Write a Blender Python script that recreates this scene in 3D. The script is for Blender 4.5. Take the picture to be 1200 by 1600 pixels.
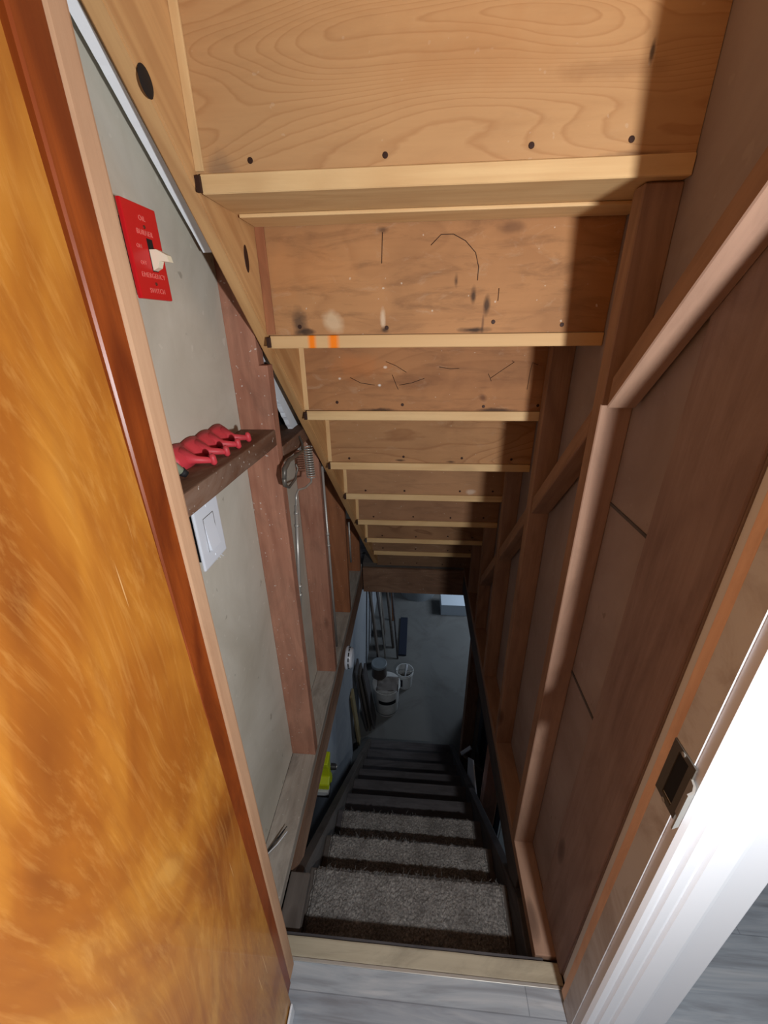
import bpy, bmesh, math, random
from mathutils import Vector, Matrix, noise
random.seed(7)
S = bpy.context.scene
for o in list(bpy.data.objects): bpy.data.objects.remove(o)
C = S.collection
H = 1.5                    # the build works in metres below / above the lens; everything is lifted by H at the end

# ------------------------------------------------------------------ camera
def cam_axes(p, y, r):
    f = Vector((math.sin(y)*math.cos(p), math.cos(y)*math.cos(p), -math.sin(p)))
    r0 = Vector((math.cos(y), -math.sin(y), 0)); u0 = r0.cross(f)
    return r0*math.cos(r)+u0*math.sin(r), -r0*math.sin(r)+u0*math.cos(r), f
RT, UP, FW = cam_axes(0.428423, -0.085015, -0.012623)
cd = bpy.data.cameras.new('camera'); cam = bpy.data.objects.new('camera', cd); C.objects.link(cam)
cd.sensor_fit = 'VERTICAL'; cd.sensor_height = 36; cd.sensor_width = 27; cd.lens = 630.23/1600*36
cd.clip_start = 0.01
m = Matrix.Identity(4)
for i in range(3):
    m[i][0] = RT[i]; m[i][1] = UP[i]; m[i][2] = -FW[i]
m[2][3] = H
cam.matrix_world = m
S.camera = cam

# ------------------------------------------------------------------ world, lamps, exposure
w = bpy.data.worlds.new('world'); S.world = w; w.use_nodes = True
w.node_tree.nodes['Background'].inputs[0].default_value = (0.74, 0.84, 1.0, 1)
w.node_tree.nodes['Background'].inputs[1].default_value = 0.10
def lamp(name, kind, loc, energy, col, size=.02, rot=None):
    l = bpy.data.lights.new(name, kind); o = bpy.data.objects.new(name, l); C.objects.link(o)
    l.energy = energy; l.color = col; o.location = loc
    if kind == 'AREA': l.size = size
    else: l.shadow_soft_size = size
    if rot: o.rotation_euler = rot
    return o
lamp('work_light', 'POINT', (.43, -.24, -.15+H), 52, (.95, .975, 1.0), .028)
lamp('hallway_fill', 'AREA', (0.15, -1.3, .75+H), .5, (0.85, .92, 1), .5, (math.radians(35), 0, 0))  # weak fill from the hallway side, not a lamp that is seen
lamp('basement_fill', 'AREA', (1.5, 4.3, -1.95+H), 20, (0.72, .85, 1.0), .6, (0, math.radians(50), 0))  # added cool fill for the basement; no window is seen here
lamp('basement_side_fill', 'AREA', (2.2, 1.7, -2.1+H), 9, (0.66, .82, 1.0), .5, (0, math.radians(80), 0))  # second added fill, brings out the posts on the right; no window known
S.view_settings.view_transform = 'Standard'; S.view_settings.look = 'None'
S.view_settings.exposure = 0.0; S.view_settings.gamma = 1.0; S.view_settings.use_curve_mapping = False

# ------------------------------------------------------------------ materials
def lin(c):
    return tuple(((v/255)/12.92 if v/255 <= .04045 else ((v/255+.055)/1.055)**2.4) for v in c)+(1,)
class N:
    def __init__(s, name):
        s.m = bpy.data.materials.new(name); s.m.use_nodes = True; s.t = s.m.node_tree
        s.b = s.t.nodes['Principled BSDF']
    def n(s, typ, **k):
        x = s.t.nodes.new(typ)
        for a, v in k.items():
            if a.startswith('i_'):
                x.inputs[a[2:].replace('_', ' ')].default_value = v
            else: setattr(x, a, v)
        return x
    def l(s, a, b): s.t.links.new(a, b)
    def coords(s, scale, rnd=True, kind='Object'):
        tc = s.n('ShaderNodeTexCoord'); mp = s.n('ShaderNodeMapping'); mp.inputs['Scale'].default_value = scale
        s.l(tc.outputs[kind], mp.inputs[0])
        if not rnd: return mp.outputs[0]
        oi = s.n('ShaderNodeObjectInfo'); mu = s.n('ShaderNodeMath', operation='MULTIPLY'); mu.inputs[1].default_value = 37.0
        s.l(oi.outputs['Random'], mu.inputs[0]); ad = s.n('ShaderNodeVectorMath', operation='ADD')
        s.l(mp.outputs[0], ad.inputs[0]); s.l(mu.outputs[0], ad.inputs[1]); return ad.outputs[0]
    def noise(s, v, scale, detail=4, dist=0, rough=.5):
        x = s.n('ShaderNodeTexNoise'); x.inputs['Scale'].default_value = scale; x.inputs['Detail'].default_value = detail
        x.inputs['Distortion'].default_value = dist; x.inputs['Roughness'].default_value = rough
        s.l(v, x.inputs['Vector']); return x.outputs['Fac']
    def ramp(s, f, stops):
        r = s.n('ShaderNodeValToRGB'); e = r.color_ramp.elements
        while len(e) < len(stops): e.new(.5)
        for k, (p, c) in enumerate(stops):
            e[k].position = p; e[k].color = c if len(c) == 4 else tuple(c)+(1,)
        s.l(f, r.inputs[0]); return r.outputs[0]
    def mix(s, f, a, b, mode='MIX'):
        x = s.n('ShaderNodeMix', data_type='RGBA', blend_type=mode)
        for inp, v in ((x.inputs[0], f), (x.inputs[6], a), (x.inputs[7], b)):
            if hasattr(v, 'node'): s.l(v, inp)
            else: inp.default_value = v
        return x.outputs[2]
    def math(s, op, a, b=0.0):
        x = s.n('ShaderNodeMath', operation=op)
        for inp, v in ((x.inputs[0], a), (x.inputs[1], b)):
            if hasattr(v, 'node'): s.l(v, inp)
            else: inp.default_value = v
        return x.outputs[0]
    def bump(s, f, strength=.3, dist=.002):
        x = s.n('ShaderNodeBump'); x.inputs['Strength'].default_value = strength; x.inputs['Distance'].default_value = dist
        s.l(f, x.inputs['Height']); s.l(x.outputs[0], s.b.inputs['Normal'])
    def fin(s, col, rough=.6, metal=0, spec=.4, coat=0):
        if hasattr(col, 'node'): s.l(col, s.b.inputs['Base Color'])
        else: s.b.inputs['Base Color'].default_value = col
        if hasattr(rough, 'node'): s.l(rough, s.b.inputs['Roughness'])
        else: s.b.inputs['Roughness'].default_value = rough
        s.b.inputs['Metallic'].default_value = metal; s.b.inputs['Specular IOR Level'].default_value = spec
        s.b.inputs['Coat Weight'].default_value = coat
        return s.m

def wood(name, base, dark, light=None, rings=9, ringamt=.35, dirt=.25, dirtcol=(60, 50, 42), knots=.5, rough=.75, speck=.0, stretch=1.0):
    """sawn timber: grain runs along the local X axis"""
    M = N(name); base, dark = lin(base), lin(dark); light = lin(light) if light else base
    v = M.coords((.55*stretch, 3.2, 3.2)); vf = M.coords((2.5*stretch, 60, 60)); vb = M.coords((1, 1, 1))
    f1 = M.noise(v, 1.6, 2, .6)
    ring = M.math('SINE', M.math('MULTIPLY', f1, rings*6.283))
    ring = M.math('MULTIPLY', M.math('ADD', ring, 1.0), .5)
    c = M.mix(M.math('MULTIPLY', M.math('POWER', ring, 2.2), ringamt), base, dark)
    fine = M.noise(vf, 1.0, 5, .3, .65)
    c = M.mix(M.ramp(fine, [(.35, (0, 0, 0)), (.7, (1, 1, 1))]), c, M.mix(.5, c, dark))
    big = M.noise(vb, 2.3, 4, .4)
    c = M.mix(M.ramp(big, [(.35, (0, 0, 0)), (.7, (1, 1, 1))]), c, M.mix(.45, c, light))
    dn = M.noise(M.coords((2.5, 7, 7)), 2.0, 7, .8, .7)
    c = M.mix(M.math('MULTIPLY', M.ramp(dn, [(.46, (0, 0, 0)), (.7, (1, 1, 1))]), dirt), c, lin(dirtcol))
    if knots:
        kv = M.coords((2.3, 6, 6)); vo = M.n('ShaderNodeTexVoronoi'); vo.inputs['Scale'].default_value = 1.0
        M.l(kv, vo.inputs['Vector'])
        k = M.ramp(vo.outputs['Distance'], [(.05, (1, 1, 1)), (.09, (.7, .7, .7)), (.13, (0, 0, 0))])
        c = M.mix(M.math('MULTIPLY', k, knots), c, M.mix(.7, dark, (.02, .008, .004, 1)))
    if speck:
        sp = M.noise(vb, 130, 1, 0, .3)
        c = M.mix(M.math('MULTIPLY', M.ramp(sp, [(.76, (0, 0, 0)), (.78, (1, 1, 1))]), speck), c, (.75, .72, .65, 1))
    M.bump(M.math('ADD', M.math('MULTIPLY', fine, .7), M.math('MULTIPLY', ring, .3)), .35, .0015)
    return M.fin(c, rough, 0, .3)

def ply(name, base, dark, lines=16, amt=.5, seed=0., stains=(), rough=.7, stretch=(1.6, 7, 7), smudge=.35):
    """rotary-cut plywood: contour-line figure, local X along the grain; stains = (x, z, rx, rz, colour, amount) in local metres"""
    M = N(name); base, dark = lin(base), lin(dark)
    v = M.coords(stretch); ad = M.n('ShaderNodeVectorMath', operation='ADD'); ad.inputs[1].default_value = (seed, seed*1.7, 0)
    M.l(v, ad.inputs[0]); v = ad.outputs[0]
    f = M.noise(v, .75, 2, .35, .45); wob = M.noise(M.coords((9, 30, 30)), 1, 3, 0, .6)
    f = M.math('ADD', f, M.math('MULTIPLY', wob, .018))
    fr = M.math('FRACT', M.math('MULTIPLY', f, float(lines)))
    ln = M.ramp(fr, [(.0, (0, 0, 0)), (.72, (.25, .25, .25)), (.9, (1, 1, 1)), (1.0, (0, 0, 0))])
    c = M.mix(M.math('MULTIPLY', ln, amt), base, dark)
    fine = M.noise(M.coords((4, 90, 90)), 1, 4, 0, .6)
    c = M.mix(M.math('MULTIPLY', fine, .28), c, dark)
    big = M.noise(M.coords((1.5, 1.5, 1.5)), 2.2, 5, .6)
    c = M.mix(M.math('MULTIPLY', M.ramp(big, [(.42, (0, 0, 0)), (.72, (1, 1, 1))]), smudge), c, M.mix(.5, dark, (.08, .05, .03, 1)))
    stk = M.noise(M.coords((3, 16, 16)), 2.0, 6, .5, .7)
    c = M.mix(M.math('MULTIPLY', M.ramp(stk, [(.5, (0, 0, 0)), (.68, (1, 1, 1))]), smudge*.9), c, M.mix(.6, dark, (.10, .055, .03, 1)))
    pale = M.noise(M.coords((7, 14, 14)), 2.0, 5, .8, .7)
    c = M.mix(M.math('MULTIPLY', M.ramp(pale, [(.58, (0, 0, 0)), (.74, (1, 1, 1))]), smudge*.5), c, (.62, .47, .32, 1))
    spk = M.noise(M.coords((1, 1, 1)), 90, 1, 0, .3)
    c = M.mix(M.math('MULTIPLY', M.ramp(spk, [(.78, (0, 0, 0)), (.80, (1, 1, 1))]), smudge), c, (.75, .66, .52, 1))
    if stains:
        tc = M.n('ShaderNodeTexCoord'); sp = M.n('ShaderNodeSeparateXYZ'); M.l(tc.outputs['Object'], sp.inputs[0])
        rag = M.math('MULTIPLY', M.math('SUBTRACT', M.noise(M.coords((25, 25, 25), False), 1, 4), .5), 1.6)
        for (x, z, rx, rz, col, am) in stains:
            a = M.math('DIVIDE', M.math('SUBTRACT', sp.outputs[0], x), rx); b = M.math('DIVIDE', M.math('SUBTRACT', sp.outputs[1], z), rz)
            d = M.math('SQRT', M.math('ADD', M.math('MULTIPLY', a, a), M.math('MULTIPLY', b, b)))
            d = M.math('ADD', d, rag)
            k = M.ramp(d, [(.35, (1, 1, 1)), (1.0, (0, 0, 0))])
            c = M.mix(M.math('MULTIPLY', k, am), c, lin(col))
    M.bump(fine, .2, .001)
    return M.fin(c, rough, 0, .3)

def plain(name, col, rough=.5, metal=0, spec=.4, var=.12, scale=8, bump=.0, dirt=None, coat=0):
    M = N(name); a = lin(col); v = M.coords((1, 1, 1))
    f = M.noise(v, scale, 5, .3)
    c = M.mix(M.math('MULTIPLY', f, var*2), a, tuple(x*.55 for x in a[:3])+(1,))
    if dirt:
        g = M.noise(v, scale*.8, 6, 1.0, .65)
        c = M.mix(M.math('MULTIPLY', M.ramp(g, [(.48, (0, 0, 0)), (.7, (1, 1, 1))]), dirt[1]), c, lin(dirt[0]))
    if bump: M.bump(M.noise(v, scale*8, 4), bump, .002)
    return M.fin(c, rough, metal, spec, coat)

M_fir = wood('sawn_fir', (190, 146, 98), (150, 98, 56), (205, 165, 118), 8, .45, .15, (120, 90, 60), .55, .7)
M_stringer = wood('stringer_pine', (206, 160, 106), (158, 104, 58), (220, 178, 128), 7, .55, .08, (130, 90, 60), .5, .6)
M_tread_edge = wood('tread_pine', (226, 188, 134), (190, 140, 88), (232, 200, 150), 9, .3, .1, (150, 110, 70), .2, .6)
M_stud = wood('stud_redwood', (176, 124, 100), (128, 76, 58), (190, 142, 118), 7, .35, .35, (84, 66, 56), .75, .8, .5)
M_stud_warm = wood('stud_warm', (168, 108, 72), (112, 60, 38), (172, 116, 80), 7, .35, .3, (80, 58, 44), .7, .8, .4)
M_studR = wood('stud_right', (160, 126, 104), (112, 82, 68), (172, 140, 118), 7, .4, .3, (86, 64, 50), .6, .8)
M_plate = wood('dusty_plate', (168, 158, 146), (128, 112, 98), (190, 186, 178), 5, .25, .55, (96, 88, 80), .3, .9, .4)
M_header = wood('rim_board', (148, 112, 88), (100, 66, 48), (160, 128, 104), 12, .4, .4, (80, 62, 52), .6, .8, .4)
M_shelfw = wood('blocking', (112, 78, 58), (76, 48, 34), (132, 100, 80), 8, .3, .5, (150, 132, 118), .3, .85, .7)
M_trim = wood('raw_trim', (194, 152, 118), (160, 112, 80), (204, 166, 134), 4, .2, .2, (130, 96, 74), .2, .75)
M_jamb = wood('varnished_jamb', (150, 70, 26), (84, 28, 12), (172, 88, 34), 6, .6, .5, (76, 30, 16), 0, .35)
M_old = wood('old_grey_wood', (92, 84, 78), (58, 50, 46), (112, 104, 98), 7, .4, .4, (50, 46, 44), .4, .85)
M_thresh = wood('threshold_wood', (176, 164, 140), (128, 112, 88), (196, 186, 164), 4, .3, .45, (110, 102, 88), .3, .7)
M_darkwood = wood('dark_wood', (86, 82, 84), (50, 46, 48), (104, 100, 100), 7, .4, .4, (34, 30, 30), .4, .85)

# sheets
def sheet_mat(name, base, stain, bright=None, scr=.5):
    M = N(name); v = M.coords((1, 1, 1), False)
    a = M.noise(v, 3.0, 6, .8, .6); c = M.mix(M.ramp(a, [(.35, (0, 0, 0)), (.72, (1, 1, 1))]), lin(base), lin(stain))
    g = M.noise(M.coords((6, 6, 1.5), False), 4, 5, .5)
    c = M.mix(M.math('MULTIPLY', M.ramp(g, [(.55, (0, 0, 0)), (.75, (1, 1, 1))]), .3), c, lin(stain))
    s = M.noise(v, 38, 2, 0, .4)
    c = M.mix(M.math('MULTIPLY', M.ramp(s, [(.70, (0, 0, 0)), (.74, (1, 1, 1))]), scr), c, lin(bright or (225, 218, 205)))
    s2 = M.noise(v, 30, 2, .2, .4)
    c = M.mix(M.math('MULTIPLY', M.ramp(s2, [(.21, (1, 1, 1)), (.25, (0, 0, 0))]), .4), c, lin((90, 78, 62)))
    M.bump(M.noise(v, 120, 3), .12, .001)
    return M.fin(c, .8, 0, .25)
M_sheetL = sheet_mat('grey_board', (208, 202, 188), (186, 178, 162), None, .35)
M_sheetR = sheet_mat('brown_hardboard', (158, 144, 142), (134, 118, 116), (176, 164, 160), .2)
M_batten = wood('knotty_board', (148, 128, 124), (108, 86, 84), (158, 140, 134), 6, .35, .3, (90, 66, 58), .6, .85)
M_panelTop = wood('upper_panel_ply', (140, 82, 52), (108, 58, 36), (150, 92, 60), 5, .3, .3, (80, 40, 26), 0, .6)
M_dry = plain('white_drywall', (240, 244, 250), .8, var=.05)
M_whitepaint = plain('white_paint', (226, 228, 232), .45, var=.04, scale=5, bump=.05)
M_greypaint = plain('jamb_paint', (212, 214, 218), .55, var=.15, scale=9, dirt=((130, 105, 90), .5), bump=.08)
M_rawedge = wood('raw_jamb_edge', (240, 206, 180), (206, 158, 128), None, 4, .3, .2, (120, 70, 50), 0, .8)
M_whitepl = plain('white_plastic', (222, 226, 234), .3, var=.02)
M_cream = plain('cream_plastic', (240, 232, 205), .35, var=.02)
M_red = plain('red_plate', (206, 22, 30), .35, var=.08, scale=14)
M_redrack = plain('red_rubber', (214, 66, 76), .5, var=.2, scale=25, dirt=((150, 60, 60), .5))
M_ink = plain('plate_lettering', (232, 120, 110), .5, var=0)
M_steel = plain('steel', (196, 192, 184), .35, .45, var=.2, scale=30)
M_dkmetal = plain('dark_metal', (112, 106, 98), .45, .5, var=.2, scale=30)
M_black = plain('black_matte', (26, 24, 26), .7)
M_screw = plain('screw', (120, 70, 60), .4, .6)
M_nail = plain('rusty_nail', (64, 40, 30), .6, .4)
M_concrete = plain('concrete_floor', (112, 112, 110), .85, var=.3, scale=3, bump=.25, dirt=((84, 80, 78), .7))
M_wallpaint = plain('painted_foundation', (160, 164, 170), .75, var=.18, scale=3, bump=.2, dirt=((108, 118, 134), .5))
M_bucket = plain('bucket_plastic', (206, 208, 208), .45, var=.1, dirt=((150, 145, 138), .5))
M_lid = plain('lid_plastic', (128, 138, 146), .5, var=.1)
M_darkpl = plain('dark_plastic', (52, 50, 52), .5)
M_cloth = plain('old_cloth', (168, 160, 156), .95, var=.2, scale=18, bump=.3)
M_label = plain('bucket_label', (30, 34, 44), .6)
M_lime = plain('lime_plastic', (196, 206, 30), .4, var=.06)
M_blueblk = plain('blue_black_mat', (22, 30, 48), .8)
M_drum = plain('drum_grey', (132, 138, 142), .5, var=.15)
M_yelwood = wood('yellowed_pine', (156, 140, 104), (118, 100, 70), None, 5, .3, .3, (90, 80, 66), .3, .8)
M_boxw = plain('box_white', (196, 206, 216), .7, var=.04)

# carpet
def carpet_mat():
    M = N('worn_carpet'); v = M.coords((1, 1, 1))
    a = M.noise(v, 160, 4, .5, .7); b = M.noise(v, 14, 5, .5)
    c = M.ramp(a, [(.3, lin((84, 80, 78))), (.5, lin((138, 134, 130))), (.72, lin((196, 190, 182)))])
    c = M.mix(M.ramp(b, [(.35, (0, 0, 0)), (.7, (.5, .5, .5))]), c, lin((78, 72, 68)))
    M.bump(a, .9, .006); return M.fin(c, .95, 0, .1)
M_carpet = carpet_mat()

# laminate floor
def lam_mat():
    M = N('grey_laminate'); v = M.coords((1.2, 14, 1), False)
    n = M.noise(v, 2.0, 7, 1.2, .6); c = M.ramp(n, [(.3, lin((134, 136, 140))), (.5, lin((160, 166, 172))), (.72, lin((186, 188, 190)))])
    d = M.noise(M.coords((3, 40, 1), False), 2, 4, .5)
    c = M.mix(M.math('MULTIPLY', M.ramp(d, [(.6, (0, 0, 0)), (.75, (1, 1, 1))]), .4), c, lin((120, 118, 120)))
    br = M.n('ShaderNodeTexBrick'); br.inputs['Scale'].default_value = 1; br.inputs['Mortar Size'].default_value = .0012
    br.inputs['Brick Width'].default_value = 1.2; br.inputs['Row Height'].default_value = .19
    br.inputs['Color1'].default_value = (1, 1, 1, 1); br.inputs['Color2'].default_value = (.84, .84, .86, 1); br.inputs['Mortar'].default_value = (.6, .6, .62, 1)
    mp = M.coords((1, 1, 1), False); sh = M.n('ShaderNodeVectorMath', operation='ADD'); sh.inputs[1].default_value = (3.3, 2.07, 0)
    M.l(mp, sh.inputs[0]); M.l(sh.outputs[0], br.inputs['Vector'])
    c = M.mix(1.0, c, br.outputs['Color'], 'MULTIPLY')
    return M.fin(c, .42, 0, .4)
M_lam = lam_mat()

# varnished plywood door: local Y runs along the width, Z up
def door_mat():
    M = N('varnished_door'); tc = M.n('ShaderNodeTexCoord')
    mp = M.n('ShaderNodeMapping'); mp.inputs['Scale'].default_value = (1, 1.7, .8); M.l(tc.outputs['Object'], mp.inputs[0])
    v = mp.outputs[0]
    f = M.noise(v, 2.4, 3, 1.6, .5)
    mp2 = M.n('ShaderNodeMapping'); mp2.inputs['Scale'].default_value = (40, 48, 4.0); M.l(tc.outputs['Object'], mp2.inputs[0])
    warp = M.n('ShaderNodeVectorMath', operation='ADD'); M.l(mp2.outputs[0], warp.inputs[0])
    wv = M.n('ShaderNodeTexNoise'); wv.inputs['Scale'].default_value = 1.6; wv.inputs['Detail'].default_value = 2; M.l(v, wv.inputs['Vector'])
    sc = M.n('ShaderNodeVectorMath', operation='SCALE'); sc.inputs['Scale'].default_value = 9; M.l(wv.outputs['Color'], sc.inputs[0])
    M.l(sc.outputs[0], warp.inputs[1])
    g = M.noise(warp.outputs[0], 1.0, 5, .2, .65)
    c = M.ramp(f, [(.28, lin((116, 60, 20))), (.42, lin((160, 94, 30))), (.55, lin((182, 118, 42))), (.72, lin((206, 150, 72)))])
    band = M.math('SINE', M.math('MULTIPLY', f, 46.0))
    c = M.mix(M.math('MULTIPLY', M.math('MAXIMUM', band, 0.0), .13), c, lin((120, 58, 18)))
    c = M.mix(M.math('MULTIPLY', M.ramp(g, [(.42, (0, 0, 0)), (.68, (1, 1, 1))]), .42), c, lin((128, 66, 20)))
    fg = M.noise(warp.outputs[0], 3.2, 4, .1, .7)
    c = M.mix(M.math('MULTIPLY', M.ramp(fg, [(.5, (0, 0, 0)), (.7, (1, 1, 1))]), .2), c, lin((226, 170, 92)))
    fb = M.noise(v, 9, 5, 1.2, .6)
    c = M.mix(M.math('MULTIPLY', M.ramp(fb, [(.5, (0, 0, 0)), (.7, (1, 1, 1))]), .3), c, lin((150, 84, 30)))
    # scratches: thin bright lines
    for rot, sc_, th in ((.5, (3, 90, 3.2), .74), (-.35, (3, 110, 3), .76)):
        m3 = M.n('ShaderNodeMapping'); m3.inputs['Rotation'].default_value = (rot, 0, 0); m3.inputs['Scale'].default_value = sc_; M.l(tc.outputs['Object'], m3.inputs[0])
        s = M.noise(m3.outputs[0], 1, 2, 0, .3)
        c = M.mix(M.math('MULTIPLY', M.ramp(s, [(th, (0, 0, 0)), (th+.02, (1, 1, 1))]), .6), c, lin((236, 190, 130)))
    M.bump(g, .12, .001)
    return M.fin(c, .38, 0, .5, .2)
M_door = door_mat()

# ------------------------------------------------------------------ geometry helpers
def tag(o, label=None, cat=None, group=None, kind=None):
    if label: o['label'] = label
    if cat: o['category'] = cat
    if group: o['group'] = group
    if kind: o['kind'] = kind
    return o
def link(name, me, mat, M=None, parent=None):
    o = bpy.data.objects.new(name, me); C.objects.link(o)
    for mm in (mat if isinstance(mat, (list, tuple)) else [mat]): me.materials.append(mm)
    M = M or Matrix.Identity(4)
    if parent:
        o.parent = parent; o.matrix_basis = world_of(parent).inverted() @ M
    else: o.matrix_basis = M
    return o
def world_of(p):
    m_ = p.matrix_basis.copy()
    while p.parent: p = p.parent; m_ = p.matrix_basis @ m_
    return m_
def thing(name, label, cat, loc, group=None):
    o = bpy.data.objects.new(name, None); C.objects.link(o); o.location = loc; o.empty_display_size = .05
    return tag(o, label, cat, group)
def mesh_from(name, bm, mat, M=None, parent=None, smooth=False, center=True):
    """bm in build coordinates; origin moved to its centre unless M is given"""
    bmesh.ops.recalc_face_normals(bm, faces=bm.faces)
    if M is None and center:
        c = Vector((0, 0, 0)); n = len(bm.verts)
        mn = Vector([min(v.co[i] for v in bm.verts) for i in range(3)]); mx = Vector([max(v.co[i] for v in bm.verts) for i in range(3)])
        c = (mn+mx)/2; bmesh.ops.translate(bm, verts=bm.verts, vec=-c); M = Matrix.Translation(c)
    me = bpy.data.meshes.new(name); bm.to_mesh(me); bm.free()
    if smooth:
        for p in me.polygons: p.use_smooth = True
    return link(name, me, mat, M, parent)
def bm_box(bm, a, b, bev=0.0):
    x0, x1 = sorted((a[0], b[0])); y0, y1 = sorted((a[1], b[1])); z0, z1 = sorted((a[2], b[2]))
    vs = [bm.verts.new(p) for p in ((x0,y0,z0),(x1,y0,z0),(x1,y1,z0),(x0,y1,z0),(x0,y0,z1),(x1,y0,z1),(x1,y1,z1),(x0,y1,z1))]
    fs = [bm.faces.new([vs[i] for i in f]) for f in ((3,2,1,0),(4,5,6,7),(0,1,5,4),(1,2,6,5),(2,3,7,6),(3,0,4,7))]
    if bev:
        es = {e for f in fs for e in f.edges}
        bmesh.ops.bevel(bm, geom=list(es), offset=bev, segments=2, affect='EDGES', profile=.6)
def rough_up(bm, amp, cuts=0, freq=9, seed=0):
    if cuts: bmesh.ops.subdivide_edges(bm, edges=[e for e in bm.edges if e.calc_length() > .06], cuts=cuts, use_grid_fill=True)
    for v in bm.verts:
        n = noise.noise_vector(v.co*freq+Vector((seed, seed*2, 3)))
        v.co += n*amp
def frame(p0, p1, up=(0, 0, 1)):
    p0, p1 = Vector(p0), Vector(p1); x = (p1-p0).normalized(); up = Vector(up)
    y = up.cross(x)
    if y.length < 1e-4: y = Vector((0, 1, 0)).cross(x)
    y.normalize(); z = x.cross(y)
    M = Matrix.Identity(4); c = (p0+p1)/2
    for i in range(3): M[i][0] = x[i]; M[i][1] = y[i]; M[i][2] = z[i]; M[i][3] = c[i]
    return M, (p1-p0).length
def board(name, p0, p1, w, t, mat, parent=None, up=(0, 0, 1), bev=.002, rough=.0, cuts=0, seed=0):
    """timber from p0 to p1 (centre line); w across (local Y), t along local Z"""
    M, L = frame(p0, p1, up); bm = bmesh.new(); bm_box(bm, (-L/2, -w/2, -t/2), (L/2, w/2, t/2), bev)
    if rough: rough_up(bm, rough, cuts, 8, seed)
    return mesh_from(name, bm, mat, M, parent, center=False)
def boxb(name, a, b, mat, parent=None, bev=.0, axis='X', rough=0, cuts=0, seed=0):
    """axis-aligned box whose local X follows the given world axis (grain)"""
    a, b = Vector(a), Vector(b); c = (a+b)/2; d = Vector([abs(v) for v in (b-a)])
    if axis == 'X': R = Matrix.Identity(3); s = (d.x, d.y, d.z)
    elif axis == 'Y': R = Matrix(((0, -1, 0), (1, 0, 0), (0, 0, 1))); s = (d.y, d.x, d.z)
    else: R = Matrix(((0, 0, 1), (0, 1, 0), (-1, 0, 0))).inverted().transposed(); R = Matrix(((0, 0, -1), (0, 1, 0), (1, 0, 0))); s = (d.z, d.y, d.x)
    bm = bmesh.new(); bm_box(bm, [-v/2 for v in s], [v/2 for v in s], bev)
    if rough: rough_up(bm, rough, cuts, 8, seed)
    return mesh_from(name, bm, mat, Matrix.Translation(c) @ R.to_4x4(), parent, center=False)
def prism(name, pts, axis, a, b, mat, parent=None, grain=None, bev=0, rough=0, cuts=0, seed=0):
    """polygon extruded along an axis ('X': pts are (y,z); 'Y': (x,z); 'Z': (x,y)); grain = direction for local X"""
    def P(p, t):
        return {'X': (t, p[0], p[1]), 'Y': (p[0], t, p[1]), 'Z': (p[0], p[1], t)}[axis]
    bm = bmesh.new(); A = [bm.verts.new(P(p, a)) for p in pts]; B = [bm.verts.new(P(p, b)) for p in pts]
    bm.faces.new(A); bm.faces.new(list(reversed(B))); n = len(pts)
    for i in range(n): bm.faces.new([A[i], B[i], B[(i+1) % n], A[(i+1) % n]])
    bmesh.ops.recalc_face_normals(bm, faces=bm.faces)
    if bev: bmesh.ops.bevel(bm, geom=list(bm.edges), offset=bev, segments=1, affect='EDGES')
    if rough: rough_up(bm, rough, cuts, 8, seed)
    M = None
    if grain:
        c = Vector((0, 0, 0))
        for v in bm.verts: c += v.co
        c /= len(bm.verts); M, _ = frame(c-Vector(grain)*.5, c+Vector(grain)*.5)
        bm.transform(M.inverted())
    return mesh_from(name, bm, mat, M, parent)
def tube_bm(bm, path, r, seg=8, cap=True):
    path = [Vector(p) for p in path]; rr = r if isinstance(r, (list, tuple)) else [r]*len(path)
    rings = []; prev = None
    for i, p in enumerate(path):
        t = (path[min(i+1, len(path)-1)]-path[max(i-1, 0)]).normalized()
        u = prev if prev else (Vector((0, 0, 1)) if abs(t.z) < .9 else Vector((1, 0, 0)))
        s = t.cross(u).normalized(); u2 = s.cross(t).normalized(); prev = u2
        rings.append([bm.verts.new(p+(s*math.cos(2*math.pi*k/seg)+u2*math.sin(2*math.pi*k/seg))*rr[i]) for k in range(seg)])
    for a, b in zip(rings, rings[1:]):
        for k in range(seg): bm.faces.new([a[k], a[(k+1) % seg], b[(k+1) % seg], b[k]])
    if cap: bm.faces.new(list(reversed(rings[0]))); bm.faces.new(rings[-1])
def tube(name, path, r, mat, parent=None, seg=8):
    bm = bmesh.new(); tube_bm(bm, path, r, seg); return mesh_from(name, bm, mat, None, parent, True)
def lathe(name, prof, loc, mat, parent=None, seg=32, R=None):
    """profile of (radius, height) turned about local Z"""
    bm = bmesh.new(); rings = []
    for r, z in prof:
        rings.append([bm.verts.new((r*math.cos(2*math.pi*k/seg), r*math.sin(2*math.pi*k/seg), z)) for k in range(seg)] if r > 1e-5 else [bm.verts.new((0, 0, z))])
    for a, b in zip(rings, rings[1:]):
        if len(a) == 1 and len(b) == 1: continue
        for k in range(seg):
            q = (k+1) % seg
            if len(a) == 1: bm.faces.new([a[0], b[q], b[k]])
            elif len(b) == 1: bm.faces.new([a[k], a[q], b[0]])
            else: bm.faces.new([a[k], a[q], b[q], b[k]])
    M = Matrix.Translation(loc) @ (R.to_4x4() if R else Matrix.Identity(4))
    o = mesh_from(name, bm, mat, M, parent, False, False)
    for p in o.data.polygons: p.use_smooth = True
    try: o.data.set_sharp_from_angle(angle=math.radians(40))
    except Exception: pass
    return o
def struct(o): o['kind'] = 'structure'; return o
def extrude_lit(s): return s

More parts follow.
